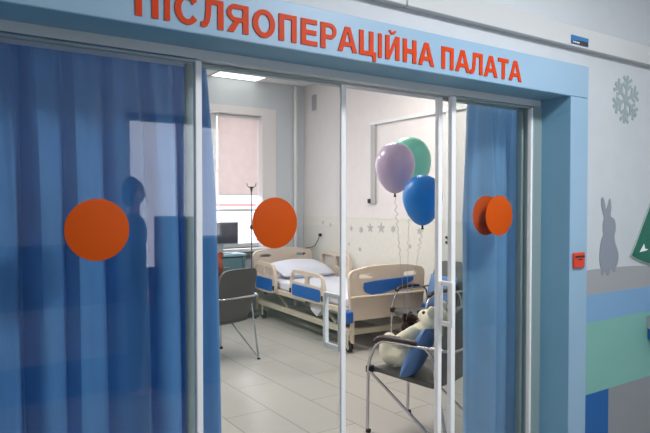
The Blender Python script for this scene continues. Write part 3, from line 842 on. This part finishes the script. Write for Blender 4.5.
# ---------------------------------------------------------------- balloons
def balloon(loc, r, m, label, end, kn, seed=0):
    e = thing('balloon', loc, 0, label, 'balloon', 'party balloons tied above the chair')
    prof = []
    n = 28
    for k in range(n+1):
        t = k/n                      # 0 bottom .. 1 top
        a = PI*t
        z = -math.cos(a)
        rr = math.sin(a)**(.92)
        z0_ = z; z *= 1.12
        if z0_ < 0: rr *= (1-.20*(-z0_)**1.5); z = z0_*1.42
        prof.append((max(rr*r, .004), z*r))
    bm = bmesh.new(); lathe(bm, prof, 40)
    link_mesh('skin', bm, m, e)
    bm = bmesh.new(); lathe(bm, [(.004, 0), (.008, -.006), (.005, -.012), (.011, -.026), (.004, -.024)], 16, (0, 0, -1.42*r+.002))
    link_mesh('knot', bm, kn, e)
    z0 = -1.42*r-.02
    rnd = random.Random(seed); pts = []
    ex, ey, ez = [a-b for a, b in zip(end, loc)]
    N = 70
    for k in range(N+1):
        t = k/N; x = ex*t; y = ey*t; z = z0+(ez-z0)*t
        cur = .012*math.exp(-((t-.15)/.12)**2)+.009*math.exp(-((t-.42)/.06)**2)
        pts.append((x+cur*math.sin(k*1.5), y+cur*math.cos(k*1.5), z))
    link_mesh('ribbon', T([pts], .0016, 5), 'ribbon', e)
    return e
balloon((2.618, 1.019, 1.840), .134, 'bpurple', 'pearly mauve balloon, leftmost of the three', (2.765, 1.08, .80), 'black', 1)
balloon((2.936, 1.23, 1.890), .158, 'bteal', 'mint green balloon, topmost of the three', (2.80, 1.10, .80), 'black', 2)
balloon((2.617, .75, 1.622), .127, 'bblue', 'bright blue balloon, lowest of the three', (2.66, .95, .80), 'black', 3)

# ---------------------------------------------------------------- back of the ward: desk, monitor, drip stand
dk = thing('desk', (2.96, 5.42, 0), 0, 'pale teal desk under the ward window behind the chair', 'desk')
link_mesh('desktop', B((-.65, .645, -.17, .20, .865, .90)), 'desk', dk, bevel=.004)
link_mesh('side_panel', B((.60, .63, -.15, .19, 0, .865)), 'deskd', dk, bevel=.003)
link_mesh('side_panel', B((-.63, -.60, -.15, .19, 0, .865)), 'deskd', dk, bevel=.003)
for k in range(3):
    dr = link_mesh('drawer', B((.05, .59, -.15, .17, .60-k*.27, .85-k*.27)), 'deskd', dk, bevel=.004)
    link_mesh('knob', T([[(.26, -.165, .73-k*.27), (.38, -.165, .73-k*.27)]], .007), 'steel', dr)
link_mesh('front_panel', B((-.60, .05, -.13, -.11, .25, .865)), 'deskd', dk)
mo = thing('monitor', (3.31, 5.44, .90), math.radians(-4), 'dark grey computer monitor on the desk by the ward window', 'monitor')
link_mesh('casing', B((-.26, .25, 0, .035, .12, .425)), 'monitor', mo, bevel=.005)
link_mesh('screen', B((-.245, .235, -.003, 0, .135, .41)), 'screen', mo)
link_mesh('stand', B((-.04, .04, .01, .03, .01, .13), (-.13, .13, -.07, .09, 0, .012)), 'monitor', mo, bevel=.004)

iv = thing('drip_stand', (3.715, 5.33, 0), 0, 'thin drip stand with hooks at the left head corner of the bed', 'drip stand')
link_mesh('pole', T([[(0, 0, .06), (0, 0, 1.80)]], .008), 'iv', iv)
link_mesh('hook', T([smooth_path([(-.07, 0, 1.86), (-.06, 0, 1.82), (0, 0, 1.79), (.06, 0, 1.82), (.07, 0, 1.86)])], .006), 'iv', iv)
link_mesh('hub', T([[(0, 0, 1.74), (0, 0, 1.81)]], [.010, .024]), 'black', iv)
link_mesh('clamp', B((-.018, .018, -.018, .018, 1.22, 1.28)), 'black', iv, bevel=.004)
link_mesh('base', T([[(-.10, 0, .012), (.10, 0, .012)], [(0, -.13, .012), (0, .13, .012)], [(0, 0, .012), (0, 0, .07)]], .012), 'iv', iv)

# ---------------------------------------------------------------- outside the ward window
struct('ground_outside', B((-8, 16, 6.6, 24, -.6, -.5)), 'snow', smooth=False)
hs = thing('neighbour_building', (5.5, 13.0, -.5), 0, 'pale building with red cornice lines seen under the roller blind', 'building')
link_mesh('wall', B((-7, 8, 0, 3, 0, 2.9)), 'house', hs)
link_mesh('cornice', B((-7.1, 8.1, -.1, 3.1, 2.0, 2.06)), 'redroof', hs)
link_mesh('roof', B((-7.15, 8.15, -.15, 3.2, 2.9, 3.0)), 'redroof', hs)

# ---------------------------------------------------------------- corridor side opposite (mirrored in the glass, plus an added unseen window)
def corridor_window(nm, a, b):
    e = struct_empty(nm, ((a+b)/2, CW-.15, KZ0)); kw = (b-a)/2; kh = KZ1-KZ0
    link_mesh('frame', B((-kw, kw, -.03, .03, 0, .06), (-kw, kw, -.03, .03, kh-.06, kh), (-kw, -kw+.06, -.03, .03, .06, kh-.06), (kw-.06, kw, -.03, .03, .06, kh-.06), (-.03, .03, -.03, .03, .06, kh-.06)), 'pvc', e, bevel=.004)
    link_mesh('glass', B((-kw+.06, -.03, -.004, .004, .06, kh-.06), (.03, kw-.06, -.004, .004, .06, kh-.06)), 'wglass', e, smooth=False)
corridor_window('window_4', KX0, KX1)
corridor_window('window_added', JX0, JX1)  # unseen extra window, added to bring daylight onto the right wall
struct('trim_21', B((-2.4, 1.42, CW, CW+.01, .30, .74)), 'trunk', smooth=False)
struct('trim_22', B((-2.4, 1.42, CW, CW+.006, 0, .30)), 'block', smooth=False)
struct('trim_23', B((-2.4, 1.42, CW, CW+.006, .74, 1.25)), 'cabinet', smooth=False)
struct('trim_24', B((2.6, 6.9, CW, CW+.006, 0, .74)), 'mint', smooth=False)
struct('trim_25', B((2.6, 6.9, CW, CW+.006, .74, 1.35)), 'block', smooth=False)
cab = thing('corridor_cabinet', (1.86, CW+.22, 0), 0, 'low blue-grey cabinet under the corridor window, only mirrored in the left pane', 'cabinet')
link_mesh('body', B((-.22, .02, -.2, .18, 0, 1.47), (.02, .6, -.2, .18, 0, 1.28)), 'cabinet', cab, bevel=.006)
link_mesh('door', B((-.21, .01, .18, .20, .05, 1.45)), 'cabinet', cab, bevel=.004)
link_mesh('door', B((.03, .59, .18, .20, .05, 1.26)), 'cabinet', cab, bevel=.004)

# person standing in the corridor by the window
pe = thing('person', (1.405, -2.97, 0), math.radians(-80), 'person in dark clothes standing in the corridor, mirrored in the left pane', 'person')
pe.scale = (.82, .82, 1)
bm = bmesh.new()
for s in (-1, 1):
    capsule(bm, (s*.09, 0, .92), (s*.10, .01, .50), .085, .06, 14)
    capsule(bm, (s*.10, .01, .50), (s*.11, -.02, .09), .058, .04, 14)
    capsule(bm, (s*.11, -.03, .045), (s*.13, .15, .035), .045, .035, 8)
    capsule(bm, (s*.19, 0, 1.42), (s*.235, -.02, 1.14), .05, .04, 10)
    capsule(bm, (s*.235, -.02, 1.14), (s*.225, .08, .90), .038, .027, 10)
    ellip(bm, (s*.225, .10, .855), (.02, .038, .045))
    for k in range(4):
        capsule(bm, (s*(.225), .075+.018*k, .83), (s*.215, .085+.016*k, .765+.006*abs(k-1.5)), .0095, .008, 5)
    capsule(bm, (s*.22, .125, .865), (s*.205, .155, .825), .011, .009, 5)
ellip(bm, (0, 0, .98), (.165, .115, .14)); ellip(bm, (0, 0, 1.15), (.145, .10, .20)); ellip(bm, (0, -.005, 1.33), (.175, .115, .17))
capsule(bm, (-.15, 0, 1.43), (.15, 0, 1.43), .055, .055, 10)
capsule(bm, (0, 0, 1.42), (0, .01, 1.57), .055, .05, 8)
ellip(bm, (0, .015, 1.67), (.075, .09, .11)); ellip(bm, (0, .10, 1.655), (.014, .022, .02))
for s in (-1, 1): ellip(bm, (s*.076, .005, 1.66), (.012, .02, .03))
b = link_mesh('body', bm, 'skin', pe); remesh(b, .011, 3)
def shell(parts, name, m):
    bm = bmesh.new()
    for p in parts:
        if len(p) == 2: ellip(bm, *p)
        else: capsule(bm, *p)
    return remesh(link_mesh(name, bm, m, pe), .014, 4)
shell([((0, 0, .98), (.18, .13, .16)), ((0, 0, 1.15), (.16, .118, .22)), ((0, -.005, 1.33), (.192, .13, .18)), ((-.15, 0, 1.43), (.15, 0, 1.43), .068, .068, 10)]
      + [((s*.19, 0, 1.42), (s*.235, -.02, 1.14), .063, .053, 10) for s in (-1, 1)] + [((s*.235, -.02, 1.14), (s*.226, .07, .93), .052, .040, 10) for s in (-1, 1)], 'jacket', 'coat')
shell([((0, 0, .93), (.17, .125, .12))]+[((s*.09, 0, .92), (s*.10, .01, .50), .10, .075, 14) for s in (-1, 1)]+[((s*.10, .01, .50), (s*.11, -.02, .10), .073, .058, 14) for s in (-1, 1)], 'trousers', 'coat')
shell([((0, -.025, 1.70), (.09, .095, .105)), ((0, -.05, 1.64), (.08, .07, .09))], 'hair', 'hair')
for s in (-1, 1): 
    bm = bmesh.new(); ellip(bm, (s*.03, .098, 1.675), (.010, .006, .007), sub=2); link_mesh('eye', bm, 'black', pe)

# ---------------------------------------------------------------- lights
def area(name, loc, rot, sx, sy, power, col=(1, 1, 1), portal=False):
    l = bpy.data.lights.new(name, 'AREA'); l.shape = 'RECTANGLE'; l.size = sx; l.size_y = sy
    l.energy = power; l.color = col
    if portal: l.cycles.is_portal = True
    o = bpy.data.objects.new(name, l); C.objects.link(o); o.location = loc; o.rotation_euler = rot
    return o
area('ward_window_portal', (3.1, BY+.32, 1.9), (math.radians(-90), 0, 0), 2.4, 2.1, 1, portal=True)
for a, b in ((KX0, KX1), (JX0, JX1)):
    area('corridor_window_portal', ((a+b)/2, CW-.27, (KZ0+KZ1)/2), (math.radians(90), 0, 0), b-a, 1.4, 1, portal=True)
# lamps inside the light panels
for x, y in ((3.6, 2.6), (1.3, 2.6), (1.3, 5.0)):
    area('ward_lamp', (x, y, CZ-.02), (0, 0, 0), .6, .55, 50, (1, .965, .93))
for (x, y), p in zip(CL, (6, 62, 14)):
    area('corridor_lamp', (x, y, CCZ-.02), (0, 0, 0), .55, .55, p, (.95, .97, 1))

w = bpy.data.worlds.new('world'); sc.world = w; w.use_nodes = True
nt = w.node_tree; bg = nt.nodes['Background']
sky = nt.nodes.new('ShaderNodeTexSky'); sky.sky_type = 'PREETHAM'; sky.turbidity = 9; sky.sun_direction = (-.5, .3, .8)
mix = nt.nodes.new('ShaderNodeMix'); mix.data_type = 'RGBA'; mix.inputs['Factor'].default_value = .93
nt.links.new(sky.outputs['Color'], mix.inputs['A']); mix.inputs['B'].default_value = (.86, .88, 1, 1)
nt.links.new(mix.outputs['Result'], bg.inputs['Color']); bg.inputs['Strength'].default_value = 5

# ---------------------------------------------------------------- camera
f = 595; yaw = math.atan2(890, f); pt = math.atan(13.5/f)
cam = bpy.data.cameras.new('camera'); cam.sensor_width = 36; cam.lens = 36*f/650; cam.clip_start = .05
co = bpy.data.objects.new('camera', cam); C.objects.link(co)
co.location = (0, -2.05, 1.585)
co.rotation_euler = (PI/2-pt, 0, yaw-PI/2)
sc.camera = co
sc.view_settings.view_transform = 'Standard'; sc.view_settings.look = 'None'
sc.view_settings.exposure = 0; sc.view_settings.gamma = 1
